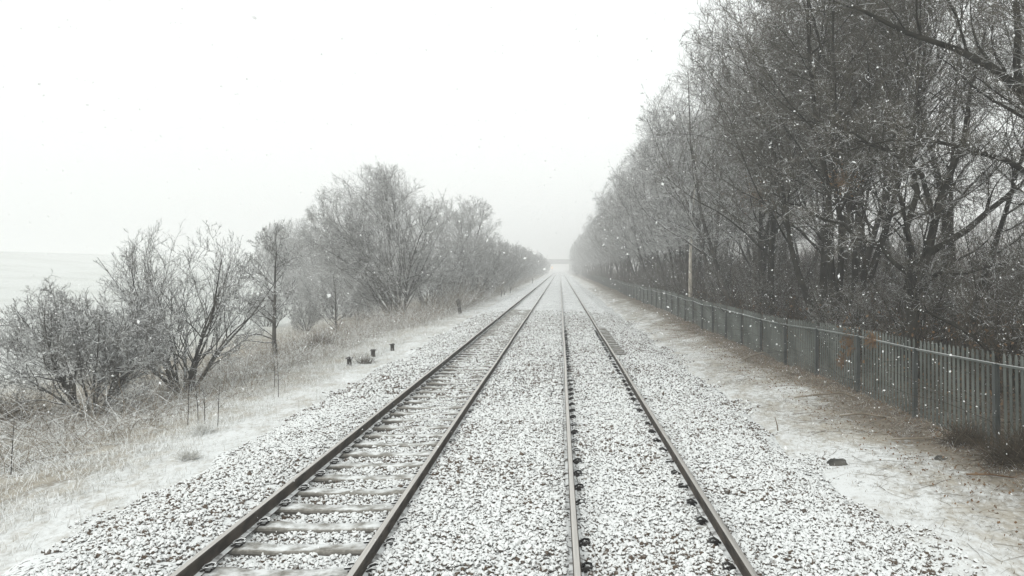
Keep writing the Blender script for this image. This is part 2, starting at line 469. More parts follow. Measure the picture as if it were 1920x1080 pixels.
tag(fence, 'grey-green steel palisade fence with pointed pales running along the edge of the wood', 'fence')
FY0 = 12.2 - 3 * BAY
def fence_z(y): return gz(FX, y) + .02 + max(0.0, 25 - y) * .0155
def fence_x(y): return .10 * math.sin(y * .13 + 1) + max(0, (y - 45)) * .006
NB = 98
for i in range(NB):
    y = FY0 + BAY * i
    z = fence_z(y); z2 = fence_z(y + BAY)
    x0 = fence_x(y); x1 = fence_x(y + BAY)
    r = (math.atan2(z2 - z, BAY), 0, -math.atan2(x1 - x0, BAY))
    new_obj('fence_post', post_me, fence, (x0, y, z), (0, random.uniform(-.02, .02), r[2]))
    p = new_obj('pale_panel', panel_meshes[i % 7], fence, (x0 - .01, y, z), r)
    if i < 34:
        new_obj('fence_rail', rail_hi, p)

# ------------------------------------------------------------------ bare trees, grown level by level
class Tree:
    def __init__(s, seed): s.r = np.random.default_rng(seed); s.lv = []
    def stems(s, pos, dr, ln, rad, seg, wig, trop, tip=.25, env=None):
        s.env = env
        s.lv.append(s._run(np.array(pos, float), norm(np.array(dr, float)), np.array(ln, float), np.array(rad, float), seg, wig, trop, tip))
        return s
    def _run(s, P, D, L, Rd, seg, wig, trop, tip):
        n = len(P); pts = [P]; cur = P; d = D
        tr = np.array(trop) if hasattr(trop, '__len__') else np.array((0, 0, trop))
        for i in range(seg):
            d = norm(d + s.r.normal(size=(n, 3)) * wig + tr)
            cur = cur + d * (L / seg)[:, None]; pts.append(cur)
        t = np.linspace(0, 1, seg + 1)
        return np.stack(pts, 1), Rd[:, None] * (1 - (1 - tip) * t[None, :] ** .8), L
    def _exit(s, p, d):
        c, r = np.array(s.env[0]), np.array(s.env[1])
        p = (p - c) / r; d = d / r
        a = (d * d).sum(1); b = (p * d).sum(1); q = (p * p).sum(1) - 1
        disc = np.maximum(b * b - a * q, 0)
        return np.maximum((-b + np.sqrt(disc)) / a, 0)
    def branch(s, m, t0, ang, ratio, rr, seg, wig, trop, tip=.3, t1=1.0, drop=.45, frm=-1, minr=.002, flat=0.0, mode='len', pw=1.0):
        pts, rad, L = s.lv[frm]; n, q, _ = pts.shape; r = s.r
        t = t0 + (t1 - t0) * ((np.arange(m)[None, :] + r.random((n, m))) / m) ** pw
        f = t * (q - 1); i = np.minimum(f.astype(int), q - 2); w = (f - i)[..., None]
        rows = np.arange(n)[:, None]
        A, B = pts[rows, i], pts[rows, i + 1]
        P = (A * (1 - w) + B * w).reshape(-1, 3); T = norm(B - A).reshape(-1, 3)
        pr = (rad[rows, i] * (1 - w[..., 0]) + rad[rows, i + 1] * w[..., 0]).reshape(-1)
        v = norm(np.cross(T, r.normal(size=T.shape)))
        if flat: v = norm(v * np.array((1, 1, 1 - flat)))
        a = np.radians(r.normal(ang[0], ang[1], len(T)))[:, None]
        D = norm(T * np.cos(a) + v * np.sin(a))
        tt = t.reshape(-1)
        Ln = np.repeat(L, m) * ratio * (1 - drop * tt) * r.uniform(.65, 1.25, len(T))
        if s.env is not None:
            Ln = np.minimum(Ln, np.maximum(s._exit(P, D) * r.uniform(.8, 1.12, len(T)) + .08, .22 * Ln))
        Rn = np.maximum(np.minimum(pr * .85, pr * rr * r.uniform(.75, 1.2, len(T))), minr)
        ok = Ln > .04
        s.lv.append(s._run(P[ok], D[ok], Ln[ok], Rn[ok], seg, wig, trop, tip))
        return s

def tubes(levels, ks):
    vs, fs, n0 = [], [], 0
    for (pts, rad, _), k in zip(levels, ks):
        n, q, _ = pts.shape
        T = np.empty_like(pts); T[:, 1:-1] = pts[:, 2:] - pts[:, :-2]; T[:, 0] = pts[:, 1] - pts[:, 0]; T[:, -1] = pts[:, -1] - pts[:, -2]
        T = norm(T)
        ref = norm(np.cross(T[:, :1], rng.normal(size=(n, 1, 3))))
        U = norm(ref - (ref * T).sum(-1, keepdims=True) * T); W = np.cross(T, U)
        a = np.arange(k) * 2 * np.pi / k
        v = pts[:, :, None, :] + rad[:, :, None, None] * (U[:, :, None, :] * np.cos(a)[None, None, :, None] + W[:, :, None, :] * np.sin(a)[None, None, :, None])
        b = n0 + (np.arange(n) * q * k)[:, None, None] + (np.arange(q - 1) * k)[None, :, None]
        i = np.arange(k)[None, None, :]; j = (np.arange(k) + 1)[None, None, :] % k
        f = np.stack([b + i, b + j, b + k + j, b + k + i], -1).reshape(-1, 4)
        vs.append(v.reshape(-1, 3)); fs.append(f); n0 += n * q * k
    return np.vstack(vs), np.vstack(fs)

def tree_meshes(t, ntrunk, ks, mb, mt):
    v, f = tubes(t.lv[:ntrunk], ks[:ntrunk]); a = mesh_np('trunk', v, f, mb, True)
    v, f = tubes(t.lv[ntrunk:], ks[ntrunk:]); b = mesh_np('crown', v, f, mt, False)
    return a, b

def wood_tree(seed, h=13.0, n=1, lean=(0, 0), spread=.22, mb='bark_wood', mt='twig_wood', fine=3, k3=8, r0=.20, low=.25, cr=4.3):
    """tall slim tree of the wood: rising limbs from low on the stem and a fan of fine upward twigs"""
    t = Tree(seed); r = t.r
    az = r.random() * 6.28 + np.arange(n) * 6.28 / max(n, 1) + r.normal(size=n) * .4
    sp = spread * r.uniform(.5, 1.2, n) if n > 1 else np.array([.04])
    pos = np.stack([np.cos(az) * .12 * (n > 1), np.sin(az) * .12 * (n > 1), np.full(n, -.15)], 1)
    dr = np.stack([np.cos(az) * sp + lean[0], np.sin(az) * sp + lean[1], np.ones(n)], 1)
    t.stems(pos, dr, h * r.uniform(.82, 1.0, n), r0 * r.uniform(.8, 1.1, n) * (1 if n == 1 else .75), 12, .075, .03, .10,
            env=((lean[0] * h * .55, lean[1] * h * .55, h * .56), (cr, cr, h * .475)))
    t.branch(28 if n == 1 else (20 if n == 2 else 14), low, (44, 12), .52, .50, 9, .13, .06, .15, drop=.42)
    t.branch(10, .12, (40, 14), .54, .50, 6, .17, .045, .2, drop=.4, minr=.010)
    t.branch(k3, .12, (40, 15), .54, .55, 4, .19, .035, .35, drop=.35, minr=.0075)
    t.branch(fine, .15, (40, 16), .60, .7, 3, .18, .03, .5, drop=.3, minr=.0058)
    return tree_meshes(t, 2, (9, 6, 4, 3, 3), M[mb], M[mt])

def dome_tree(seed, h, w, n=5, mb='bark_frost', mt='twig_frost', r0=.11, lean=0.0, spread=.5, dens=1.0, zc=.55, up=.035, m1=12, tk=1.0, low=.10):
    """wide round-headed tree or bush of many stems fanning from the ground"""
    t = Tree(seed); r = t.r
    az = r.random() * 6.28 + np.arange(n) * 6.28 / n + r.normal(size=n) * .35
    sp = spread * r.uniform(.35, 1.25, n)
    pos = np.stack([np.cos(az) * .16, np.sin(az) * .16, np.full(n, -.12)], 1)
    dr = np.stack([np.cos(az) * sp + lean, np.sin(az) * sp, np.ones(n)], 1)
    t.stems(pos, dr, h * r.uniform(.74, .98, n), r0 * r.uniform(.6, 1.1, n), 9, .08, .0, .14,
            env=((lean * h * .45, 0, h * zc), (w / 2, w / 2, h * (1.0 - zc))))
    p, q, L = t.lv[0]                                  # stems end at the crown's edge too
    t.branch(m1, low, (34, 12), .70, .55, 8, .12, up, .18, drop=.35)
    t.branch(int(9 * dens), .12, (38, 14), .52, .52, 5, .16, up, .22, drop=.4, minr=.0085 * tk)
    t.branch(int(8 * dens), .12, (40, 15), .50, .55, 4, .18, up, .35, drop=.35, minr=.0062 * tk)
    t.branch(3, .2, (40, 16), .58, .75, 3, .17, up, .5, drop=.3, minr=.0048 * tk)
    return tree_meshes(t, 2, (8, 6, 4, 3, 3), M[mb], M[mt])

def place(name, meshes, loc, rz, sc, label, cat, group=None):
    o = empty(name, loc, rz, sc)
    new_obj('trunk', meshes[0], o); new_obj('crown', meshes[1], o)
    return tag(o, label, cat, group)

# --- the wood on the right
WT = [wood_tree(11, 13.5, 1, (-.02, 0)), wood_tree(12, 12.5, 3, (-.05, 0)), wood_tree(13, 14, 2, (-.03, 0), .16),
      wood_tree(14, 13.5, 6, (-.06, .0), .32, r0=.19, low=.28, cr=4.7), wood_tree(15, 12, 1, (.02, 0), r0=.15, low=.3), wood_tree(16, 13, 2, (-.06, 0), .3)]
WD = [wood_tree(21, 14, 1, (-.03, 0), fine=1, k3=5, r0=.2, low=.3), wood_tree(22, 14, 2, (.03, 0), fine=1, k3=5, r0=.18, low=.3), wood_tree(23, 13, 3, (0, .0), fine=1, k3=5, r0=.16, low=.3)]
WF = [wood_tree(17, 13, 2, (-.05, 0), .2, mb='bark_frost', mt='twig_frost'), wood_tree(18, 13, 3, (-.05, 0), .24, mb='bark_frost', mt='twig_frost')]

# named trees of the front edge
def wt(i, x, y, rz, sc, label, src=None):
    place('bare_tree', (src or WT)[i], (x, y, gz(x, y)), rz, sc, label, 'tree', 'bare trees of the wood behind the fence')
wt(3, 8.9, 24.6, .4, 1.04, 'dark many-stemmed tree with the thickest upright trunks close behind the fence')
wt(0, 8.4, 30.5, .3, 1.04, 'tall single-trunk bare tree whose frosted crown leans out over the fence')
wt(1, 8.6, 36.5, .4, 1.06, 'three-stemmed bare tree beside the tall tree that leans over the fence', WF)
wt(0, 8.3, 43, -.3, 1.04, 'forked bare tree just before the white birch behind the fence', WF)
wt(1, 10.6, 27.5, 5.2, 1.05, 'twin-trunk bare tree standing behind the dark many-stemmed tree', WD)
wt(2, 10.9, 21.5, .9, 1.0, 'bare tree between the dark many-stemmed tree and the crooked leaning tree', WD)
wt(0, 9.4, 27.3, .2, 1.08, 'single-trunk dark tree close to the dark many-stemmed tree, on its far side')
wt(2, 9.0, 33.6, -.4, 1.06, 'forked dark tree between the two trees leaning out over the fence')
wt(4, 11.5, 15.0, 1.7, .95, 'slim bare tree nearest the camera side of the wood, at the frame edge')

# the crooked leaning tree
def leaning_tree():
    t = Tree(31); r = t.r
    pos = [(0, 0, -.2), (0, 0, 1.2), (.25, .1, 2.2)]
    pts = np.array([[(0, 0, -.2), (.10, 0, .6), (.25, 0, 1.4), (.45, .1, 2.3), (.75, .1, 3.2), (1.05, .2, 4.1), (1.3, .2, 5.2), (1.75, .3, 6.3), (1.9, .3, 7.6), (2.4, .4, 9.0)],
                    [(.25, 0, 1.4), (.20, .1, 2.2), (.32, .2, 3.0), (.30, .3, 3.9), (.5, .3, 4.8), (.42, .4, 5.8), (.62, .5, 6.8), (.6, .5, 7.8), (.8, .6, 8.8), (.75, .6, 10.0)],
                    [(.45, .1, 2.3), (.2, 0, 2.75), (-.25, -.1, 3.0), (-.7, -.1, 3.45), (-1.2, -.2, 3.6), (-1.65, -.2, 3.95), (-2.1, -.3, 4.05), (-2.6, -.3, 4.4), (-3.0, -.4, 4.5), (-3.4, -.4, 4.8)],
                    [(1.05, .2, 4.1), (.75, .2, 4.7), (.55, .1, 5.3), (.1, .1, 5.7), (-.3, 0, 5.9), (-.8, 0, 6.0), (-1.3, -.1, 6.3), (-1.8, -.1, 6.3), (-2.3, -.1, 6.5), (-2.8, -.2, 6.6)],
                    [(.75, .1, 3.2), (1.2, 0, 3.6), (1.7, 0, 3.8), (2.2, -.1, 4.3), (2.6, -.1, 4.6), (3.1, -.2, 5.2), (3.4, -.2, 5.8), (3.9, -.3, 6.6), (4.1, -.3, 7.2), (4.4, -.3, 8)]], float)
    pts += r.normal(size=pts.shape) * .05
    pts[1, 0], pts[2, 0], pts[3, 0], pts[4, 0] = pts[0, 2], pts[0, 3], pts[0, 5], pts[0, 4]
    tt = np.linspace(0, 1, 10)
    rad = np.array([.19, .12, .075, .075, .10])[:, None] * (1 - .85 * tt[None])
    t.lv.append((pts, rad, np.array([9.5, 9, 4.8, 4.8, 6.5]))); t.env = ((0, 0, 5.5), (6.5, 4.0, 6.2))
    t.branch(11, .25, (46, 14), .34, .42, 7, .14, .05, .15, drop=.4)
    t.branch(9, .12, (42, 15), .52, .5, 6, .17, .04, .2, drop=.45, minr=.010)
    t.branch(8, .15, (40, 15), .54, .55, 4, .18, .03, .35, minr=.0075)
    t.branch(3, .2, (40, 16), .6, .7, 3, .17, .02, .5, minr=.0058)
    return tree_meshes(t, 2, (10, 6, 4, 3, 3), M['bark_wood'], M['twig_wood'])
place('leaning_tree', leaning_tree(), (8.75, 19.8, gz(8.75, 19.8)), 0, 1.0, 'crooked dark tree leaning to one side behind the fence with a long bare side branch', 'tree')

# big tree beyond the frame edge whose pale limb reaches in at the top corner
def limb_tree():
    t = Tree(37); r = t.r
    pts = np.array([[(0, 0, -.2), (-.05, 0, 1.2), (0, 0, 2.6), (-.1, 0, 4.0), (-.25, 0, 5.0), (-.45, .0, 5.9), (-.85, 0, 6.6), (-1.5, .1, 7.15), (-2.2, .1, 7.5), (-3.2, .2, 8.0), (-4.4, .2, 8.4)],
                    [(-.1, 0, 4.0), (.1, .1, 5.0), (.4, .1, 6), (.5, .2, 7), (.8, .2, 8), (.9, .3, 9), (1.2, .3, 10), (1.3, .4, 11), (1.5, .4, 12), (1.6, .4, 13), (1.8, .5, 13.6)],
                    [(-.85, 0, 6.6), (-.9, 0, 7.2), (-1.0, .1, 7.9), (-.9, .1, 8.6), (-1.1, .1, 9.3), (-1.1, .2, 10), (-1.3, .2, 10.7), (-1.3, .3, 11.4), (-1.5, .3, 12), (-1.5, .3, 12.6), (-1.6, .3, 13)],
                    [(-.1, 0, 4.0), (-.4, -.1, 4.5), (-.8, -.1, 4.9), (-1.3, -.2, 5.1), (-1.8, -.2, 5.3), (-2.3, -.3, 5.35), (-2.8, -.3, 5.5), (-3.3, -.4, 5.5), (-3.8, -.4, 5.55), (-4.2, -.5, 5.4), (-4.7, -.5, 5.3)]], float)
    pts[:, 1:] += r.normal(size=pts[:, 1:].shape) * .05
    pts[1, 0] = pts[0, 3]; pts[3, 0] = pts[0, 3]; pts[2, 0] = pts[0, 6]
    tt = np.linspace(0, 1, 11)
    rad = np.array([.20, .14, .085, .075])[:, None] * (1 - .82 * tt[None])
    t.lv.append((pts, rad, np.array([11, 10, 6.5, 5.5]))); t.env = ((-.5, 0, 7.5), (6.5, 4.0, 7.0))
    t.branch(11, .3, (48, 14), .34, .42, 7, .14, .05, .15, drop=.4)
    t.branch(9, .12, (42, 15), .52, .5, 6, .17, .04, .2, minr=.010)
    t.branch(8, .15, (40, 15), .54, .55, 4, .18, .03, .35, minr=.0075)
    t.branch(3, .2, (40, 16), .6, .7, 3, .17, .02, .5, minr=.0058)
    return tree_meshes(t, 2, (10, 6, 4, 3, 3), M['bark_wood'], M['twig_wood'])
lt = place('broken_limb_tree', limb_tree(), (10.75, 16.6, gz(10.7, 16.6)), 0, 1.0, 'heavy-limbed tree at the frame edge with pale torn bark near the top', 'tree')
b = MB(); b.tube([(-.22, -.06, 4.75), (-.34, -.06, 5.2), (-.46, -.06, 5.75)], [.10, .125, .10], 8)
b.build('torn_bark', M['pale_limb'], lt, True)

# white birch
def birch():
    t = Tree(41)
    t.stems([(0, 0, -.2)], [(-.02, 0, 1)], [10.5], [.15], 12, .03, .03, .12, env=((0, 0, 7), (2.6, 2.6, 4.8)))
    t.branch(20, .42, (48, 10), .32, .4, 7, .12, .05, .15, drop=.5)
    t.branch(9, .15, (40, 14), .5, .5, 4, .13, .0, .25, minr=.006)
    t.branch(7, .15, (40, 14), .5, .55, 3, .14, -.03, .35, minr=.0042)
    t.branch(3, .2, (38, 14), .55, .7, 2, .12, -.03, .5, minr=.0034)
    v, f = tubes(t.lv[:1], (10,)); a = mesh_np('trunk', v, f, M['birch'], True)
    v, f = tubes(t.lv[1:], (5, 4, 3, 3)); c = mesh_np('crown', v, f, M['twig_frost'])
    return a, c
place('birch_tree', birch(), (8.0, 47.2, gz(8, 47)), .5, 1.0, 'slender birch with a white trunk standing just behind the palisade fence', 'tree')

# the rest of the wood
taken = [(8.9, 24.6), (8.4, 30.5), (8.6, 36.5), (8.3, 43), (10.6, 27.5), (10.9, 21.5), (11.5, 15), (8.75, 19.8), (10.75, 16.6), (8.0, 47.2)]
def free(x, y, d=1.6): return all((x - a) ** 2 + (y - b) ** 2 > d * d for a, b in taken)
def row(xa, xb, ya, yb, step, label, grp, frost=.3):
    y = ya
    while y < yb:
        x = random.uniform(xa, xb); yy = y + random.uniform(-.4, .4) * step
        if free(x, yy):
            taken.append((x, yy))
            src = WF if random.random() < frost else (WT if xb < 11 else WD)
            place('bare_tree', random.choice(src), (x, yy, gz(x, yy)), random.uniform(-.7, .7) if xb < 11 else random.uniform(0, 6.28), random.uniform(.92, 1.14), label, 'tree', grp)
        y += step * random.uniform(.8, 1.2)
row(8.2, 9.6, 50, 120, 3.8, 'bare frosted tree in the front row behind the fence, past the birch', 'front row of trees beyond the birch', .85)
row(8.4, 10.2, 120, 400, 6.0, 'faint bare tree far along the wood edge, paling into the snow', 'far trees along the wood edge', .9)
row(11, 14, 24, 130, 4.4, 'dark bare tree in the second row of the wood, behind the fence-side trees', 'second row of trees in the wood', .15)
row(15, 19, 22, 110, 6.5, 'bare tree deep in the wood, seen only through the front rows', 'trees deep in the wood', .1)

WS = [dome_tree(61, 5.5, 3.6, 6, mb='bark_wood', mt='twig_wood', r0=.05, spread=.35, zc=.5, dens=.9, up=.05), dome_tree(62, 6.5, 3.4, 4, mb='bark_wood', mt='twig_wood', r0=.055, spread=.25, zc=.52, dens=.9, up=.05),
      dome_tree(63, 4.0, 3.4, 8, mb='bark_wood', mt='twig_wood', r0=.04, spread=.5, zc=.48, dens=.9, up=.04)]
y = 9.0
while y < 75:
    x = random.uniform(7.7, 10.5)
    place('thicket_bush', random.choice(WS), (x, y, gz(x, y)), random.uniform(0, 6.28), random.uniform(.5, .8), 'dark leafless thicket bush filling the space under the trees behind the fence', 'bush', 'thicket bushes under the wood edge')
    y += random.uniform(2.2, 4.0)
y = 9.0
while y < 90:
    x = random.uniform(12, 22)
    place('thicket_bush', random.choice(WS), (x, y, gz(x, y)), random.uniform(0, 6.28), random.uniform(.6, 1.0), 'dark leafless bush deep inside the wood, behind the edge trees', 'bush', 'bushes deep inside the wood')
    y += random.uniform(2.2, 4.0)

# --- left side
def left_tree(name, meshes, px, py, y, rz, sc, label, cat='tree', group=None, x=None):
    X = (px - VX) / F * y if x is None else x
    return place(name, meshes, (X, y, gz(X, y)), rz, sc, label, cat, group)
left_tree('bare_bush', dome_tree(51, 3.5, 4.6, 12, r0=.06, spread=.9, zc=.45, dens=.95, m1=14, lean=-.02, low=.14), 175, 770, 19.0, 0, 1.0,
          'wide spreading frosted bush with many low stems, nearest on the left bank', 'bush')
left_tree('bare_bush', dome_tree(64, 4.9, 4.3, 12, r0=.062, spread=.62, zc=.5, dens=.74, up=.07, m1=11, low=.14), 346, 738, 21.7, 1.0, 1.0,
          'tall upright frosted bush with dark leaning stems, between the wide bush and the little tree', 'bush')
def young_tree(seed, h, mb='bark_frost', mt='twig_frost'):
    t = Tree(seed)
    t.stems([(0, 0, -.2)], [(-.03, 0, 1)], [h], [.105], 12, .05, .02, .08, env=((0, 0, h * .5), (h * .36, h * .36, h * .52)))
    t.branch(34, .14, (60, 10), .52, .45, 8, .13, .05, .25, drop=.70)
    t.branch(10, .2, (42, 12), .42, .5, 4, .11, .04, .25, minr=.013)
    t.branch(7, .2, (44, 14), .50, .6, 4, .18, .03, .4, minr=.009)
    t.branch(2, .2, (42, 14), .6, .8, 3, .16, .03, .5, minr=.0065)
    return tree_meshes(t, 2, (9, 6, 4, 3, 3), M[mb], M[mt])
left_tree('young_tree', young_tree(53, 5.1), 517, 665, 30, 0, 1.0, 'small young tree with one straight dark stem and level side branches, on the left bank')
left_tree('young_tree', young_tree(54, 4.2), 630, 610, 42, 2, (.8, .8, .85), 'thin crooked sapling between the young tree and the big round tree')
left_tree('round_tree', dome_tree(55, 10.6, 10.4, 11, r0=.12, spread=.62, lean=-.28, zc=.50, dens=1.12, m1=17, tk=1.25, low=.05), 748, 592, 53, .6, 1.0,
          'largest round-headed bare tree on the left side, fanning out from the ground')
DT = [dome_tree(56, 8.6, 8, 8, spread=.6, dens=1.0, zc=.48, tk=2.0), dome_tree(57, 8.2, 8, 9, spread=.65, dens=1.0, zc=.46, tk=2.0), dome_tree(58, 9.6, 7.6, 7, spread=.5, dens=1.0, zc=.50, tk=2.0)]
left_tree('round_tree', DT[0], 548, 0, 104, 0, 1.32, 'pale hazy tree close behind the big round tree, on its field side')
left_tree('round_tree', DT[1], 600, 0, 95, 2, 1.2, 'pale hazy tree half hidden behind the crown of the big round tree')
for X, y, sc, q in ((-15.5, 60, .42, 1), (-18, 66, .5, 0), (-21, 72, .55, 2), (-24, 78, .55, 1), (-27, 84, .6, 0), (-15, 72, .6, 2), (-30, 90, .6, 1), (-22, 58, .35, 0), (-17, 52, .3, 1)):
    place('hedge_bush', DT[q], (X, y, gz(X, y) - .2), q * 2.1 + X, sc, 'low pale hedge bush at the field edge behind the big round tree', 'bush', 'field hedge behind the big round tree')
left_tree('bare_bush', DT[1], 800, 0, 62, 1, .72, 'dense grey thicket bush filling the gap beside the big round tree', 'bush')
left_tree('bare_bush', DT[0], 845, 0, 68, 3, .74, 'dense grey bush between the thicket bush and the second round tree', 'bush')
left_tree('round_tree', dome_tree(59, 12.6, 8.6, 5, r0=.16, spread=.36, zc=.66, dens=1.0, m1=15, tk=1.9), 873, 0, 80, 2, .88,
          'second round-headed tree, rising above the grey bushes beyond the biggest one')
for i, (X, y, sc, k) in enumerate([(-8.3, 74, .72, 0), (-9.5, 82, .85, 1), (-11, 100, .95, 0), (-8.6, 92, .75, 2), (-9.0, 104, .85, 1), (-8.4, 116, .85, 0), (-10.5, 112, .95, 2), (-9.4, 128, .92, 1),
                                   (-8.3, 138, .85, 2), (-9.2, 150, .95, 0), (-8.2, 164, .88, 1), (-9.0, 178, .95, 2), (-8.0, 194, .9, 0), (-8.6, 210, .95, 1), (-7.8, 228, .92, 2), (-8.5, 248, .95, 0),
                                   (-7.8, 268, .92, 1), (-8.4, 292, .95, 2), (-7.6, 318, .92, 0), (-8.2, 345, .95, 1), (-7.8, 372, .92, 2), (-8.6, 396, .95, 0)]):
    place('bare_bush', DT[k], (X, y, gz(X, y)), i * 1.7, sc, 'hazy grey bush in the line fading along the left side to the bridge', 'bush', 'line of bushes fading along the left side')
place('bare_bush', DT[1], (6.6, 300, 0), 1.0, .62, 'pale low bush on the fence side of the track, just before the bridge', 'bush')

# ------------------------------------------------------------------ brambles, undergrowth, grass (stuff)
def arches(n, x, y, ln, rad, seg, up, wig, droop):
    z = ground(x, y)
    az = rng.random(n) * 6.28; el = rng.uniform(up[0], up[1], n)
    d = np.stack([np.cos(az) * np.cos(el), np.sin(az) * np.cos(el), np.sin(el)], 1)
    cur = np.stack([x, y, z - .03], 1); pts = [cur]
    for i in range(seg):
        d = norm(d + rng.normal(size=(n, 3)) * wig + np.array((0, 0, -droop)))
        cur = cur + d * (ln / seg)[:, None]; pts.append(cur)
    P = np.stack(pts, 1)
    P[..., 2] = np.maximum(P[..., 2], ground(P[..., 0], P[..., 1]) + .01)
    t = np.linspace(0, 1, seg + 1)
    return P, rad[:, None] * (1 - .6 * t[None]), ln

def arch_stuff(name, specs, m, label):
    vs, fs, ts, n0 = [], [], [], 0
    for n, x, y, ln, rad, seg, up, wig, droop in specs:
        lv = arches(n, x, y, ln, rad, seg, up, wig, droop)
        v, f = tubes([lv], (3,)); vs.append(v); fs.append(f + n0); n0 += len(v)
        ts.append(np.repeat(rng.random(n) ** 2, (seg + 1) * 3))
    o = new_obj(name, mesh_np(name, np.vstack(vs), np.vstack(fs), m, False, np.concatenate(ts)))
    return tag(o, label, kind='stuff')

def U(a, b, n): return rng.uniform(a, b, n)
n1, n2 = 6000, 4500
n3 = 5000
yy3 = 30 + 190 * rng.random(n3) ** 1.3
n6 = 13000
specs = [(n6, U(14, 45, n6), 8 + 130 * rng.random(n6), U(2.5, 6.0, n6), U(.008, .02, n6), 5, (.9, 1.5), .10, .02),
         (n1, U(7.3, 16, n1), U(6, 42, n1), U(.8, 3.0, n1), U(.003, .007, n1), 6, (.5, 1.45), .16, .10),
         (n2, U(7.6, 26, n2), 8 + 70 * rng.random(n2), U(1.5, 4.2, n2), U(.004, .009, n2), 6, (.8, 1.5), .13, .05),
         (n3, U(7.4, 12, n3), yy3, U(1.5, 4, n3), U(.006, .012, n3), 5, (.7, 1.5), .14, .06)]
arch_stuff('undergrowth', specs, M['bramble_wood'], 'brown tangled undergrowth on the wood floor behind the fence')

n1, n2, n3 = 8000, 5000, 5000
specs = [(n1, U(-13.5, -8.2, n1), U(12, 46, n1), U(.4, 1.5, n1), U(.003, .006, n1), 6, (.4, 1.4), .18, .16),
         (n2, U(-12, -7.2, n2), U(40, 70, n2), U(.5, 2.0, n2), U(.004, .008, n2), 6, (.4, 1.4), .18, .12),
         (n3, -7.0 - 2.4 * rng.random(n3), 55 + 220 * rng.random(n3) ** 1.4, U(.8, 3.0, n3), U(.006, .012, n3), 5, (.5, 1.45), .15, .08)]
arch_stuff('bramble', specs, M['bramble_frost'], 'snow-dusted brambles and dead stems under the bushes on the left bank')

def blades(n, x, y, ln, wd, lean, bendz):
    z = ground(x, y); az = rng.random(n) * 6.28
    hd = np.stack([np.cos(az), np.sin(az), np.zeros(n)], 1); sd = np.stack([-np.sin(az), np.cos(az), np.zeros(n)], 1)
    base = np.stack([x, y, z - .02], 1)
    l = lean[0] + (lean[1] - lean[0]) * rng.random(n)
    rows = []
    for t, w in ((0, 1.0), (.5, .8), (.85, .45), (1.0, .08)):
        a = l * (.45 + bendz * t)
        p = base + hd * (ln * t * np.sin(a))[:, None] + np.array((0, 0, 1)) * np.maximum(ln * t * np.cos(a), 0.01)[:, None]
        rows.append(p - sd * (wd * w)[:, None]); rows.append(p + sd * (wd * w)[:, None])
    v = np.stack(rows, 1)
    q = np.array([(0, 1, 3, 2), (2, 3, 5, 4), (4, 5, 7, 6)])
    f = q[None] + (np.arange(n) * 8)[:, None, None]
    return v.reshape(-1, 3), f.reshape(-1, 4)
def grass_stuff(name, sets, m, label):
    vs, fs, ts, n0 = [], [], [], 0
    for a in sets:
        v, f = blades(*a); vs.append(v); fs.append(f + n0); n0 += len(v); ts.append(np.repeat(rng.random(a[0]), 8))
    return tag(new_obj(name, mesh_np(name, np.vstack(vs), np.vstack(fs), m, False, np.concatenate(ts))), label, kind='stuff')
def clumpy(n, xa, xb, ya, yb, thr, s=.8, o=9):
    x = U(xa, xb, n * 3); y = U(ya, yb, n * 3)
    k = vn(x, y, s, o) * .6 + vn(x, y, s * .3, o + 1) * .4 + rng.random(n * 3) * .25 > thr
    x, y = x[k][:n], y[k][:n]; return len(x), x, y
a, ax, ay = clumpy(60000, -14, -6.4, 7, 34, .46)
b_, bx_, by_ = clumpy(34000, -13, -6.4, 28, 75, .46)
c_, cx_, cy_ = clumpy(22000, -8.2, -5.6, 7, 45, .60, .5, 14)
grass_stuff('grass', [(a, ax, ay, U(.06, .25, a), U(.002, .0045, a), (.3, 1.5), .9), (b_, bx_, by_, U(.10, .32, b_), U(.004, .007, b_), (.3, 1.5), .9),
                      (c_, cx_, cy_, U(.05, .20, c_), U(.002, .004, c_), (.2, 1.5), .8)], M['grass_left'], 'snow-laden dry grass on the left bank')
d_, dx_, dy_ = clumpy(26000, 4.1, 7.3, 6.5, 34, .50, .55, 31)
e_, ex_, ey_ = clumpy(9000, 6.2, 7.6, 6.5, 60, .30, .6, 33)
grass_stuff('verge_grass', [(d_, dx_, dy_, U(.03, .12, d_), U(.0015, .0035, d_), (.3, 1.6), .9), (e_, ex_, ey_, U(.06, .26, e_), U(.002, .004, e_), (.2, 1.5), .9)],
            M['straw_grass'], 'flattened dead grass poking through the thin snow below the fence')
# dead straw, twigs and leaves strewn along the foot of the fence
def strew(n, xa, xb, ya, yb, pw):
    x = xb - (xb - xa) * rng.random(n) ** pw; y = ya + (yb - ya) * rng.random(n); return n, x, y
n1 = 9000; _, sx, sy = strew(n1, 4.3, 7.2, 6, 40, 1.9)
n2 = 700; _, tx, ty = strew(n2, 4.3, 6.9, 7, 40, 1.6)
n4 = 3000; _, wx, wy = strew(n4, 4.4, 7.4, 40, 120, 1.6)
n7 = 2600; q_ = rng.random(n7); _y7 = 8 + 32 * rng.random(n7)
keep7 = vn(_y7, q_, .9, 51) > .36; _y7 = _y7[keep7]; n7 = len(_y7)
arch_stuff('straw_litter', [(n7, 6.86 - .95 * rng.random(n7) ** 1.6, _y7, U(.2, .75, n7), U(.002, .0045, n7), 5, (.0, .9), .2, .14),
                            (n1, sx, sy, U(.05, .20, n1), U(.0015, .003, n1), 3, (-.1, .35), .15, .25), (n2, tx, ty, U(.2, .8, n2), U(.002, .005, n2), 5, (-.1, .3), .15, .12),
                            (n4, wx, wy, U(.2, .6, n4), U(.004, .008, n4), 3, (0, .5), .15, .2)], M['straw'], 'straw, twigs and dead stalks strewn along the foot of the fence')
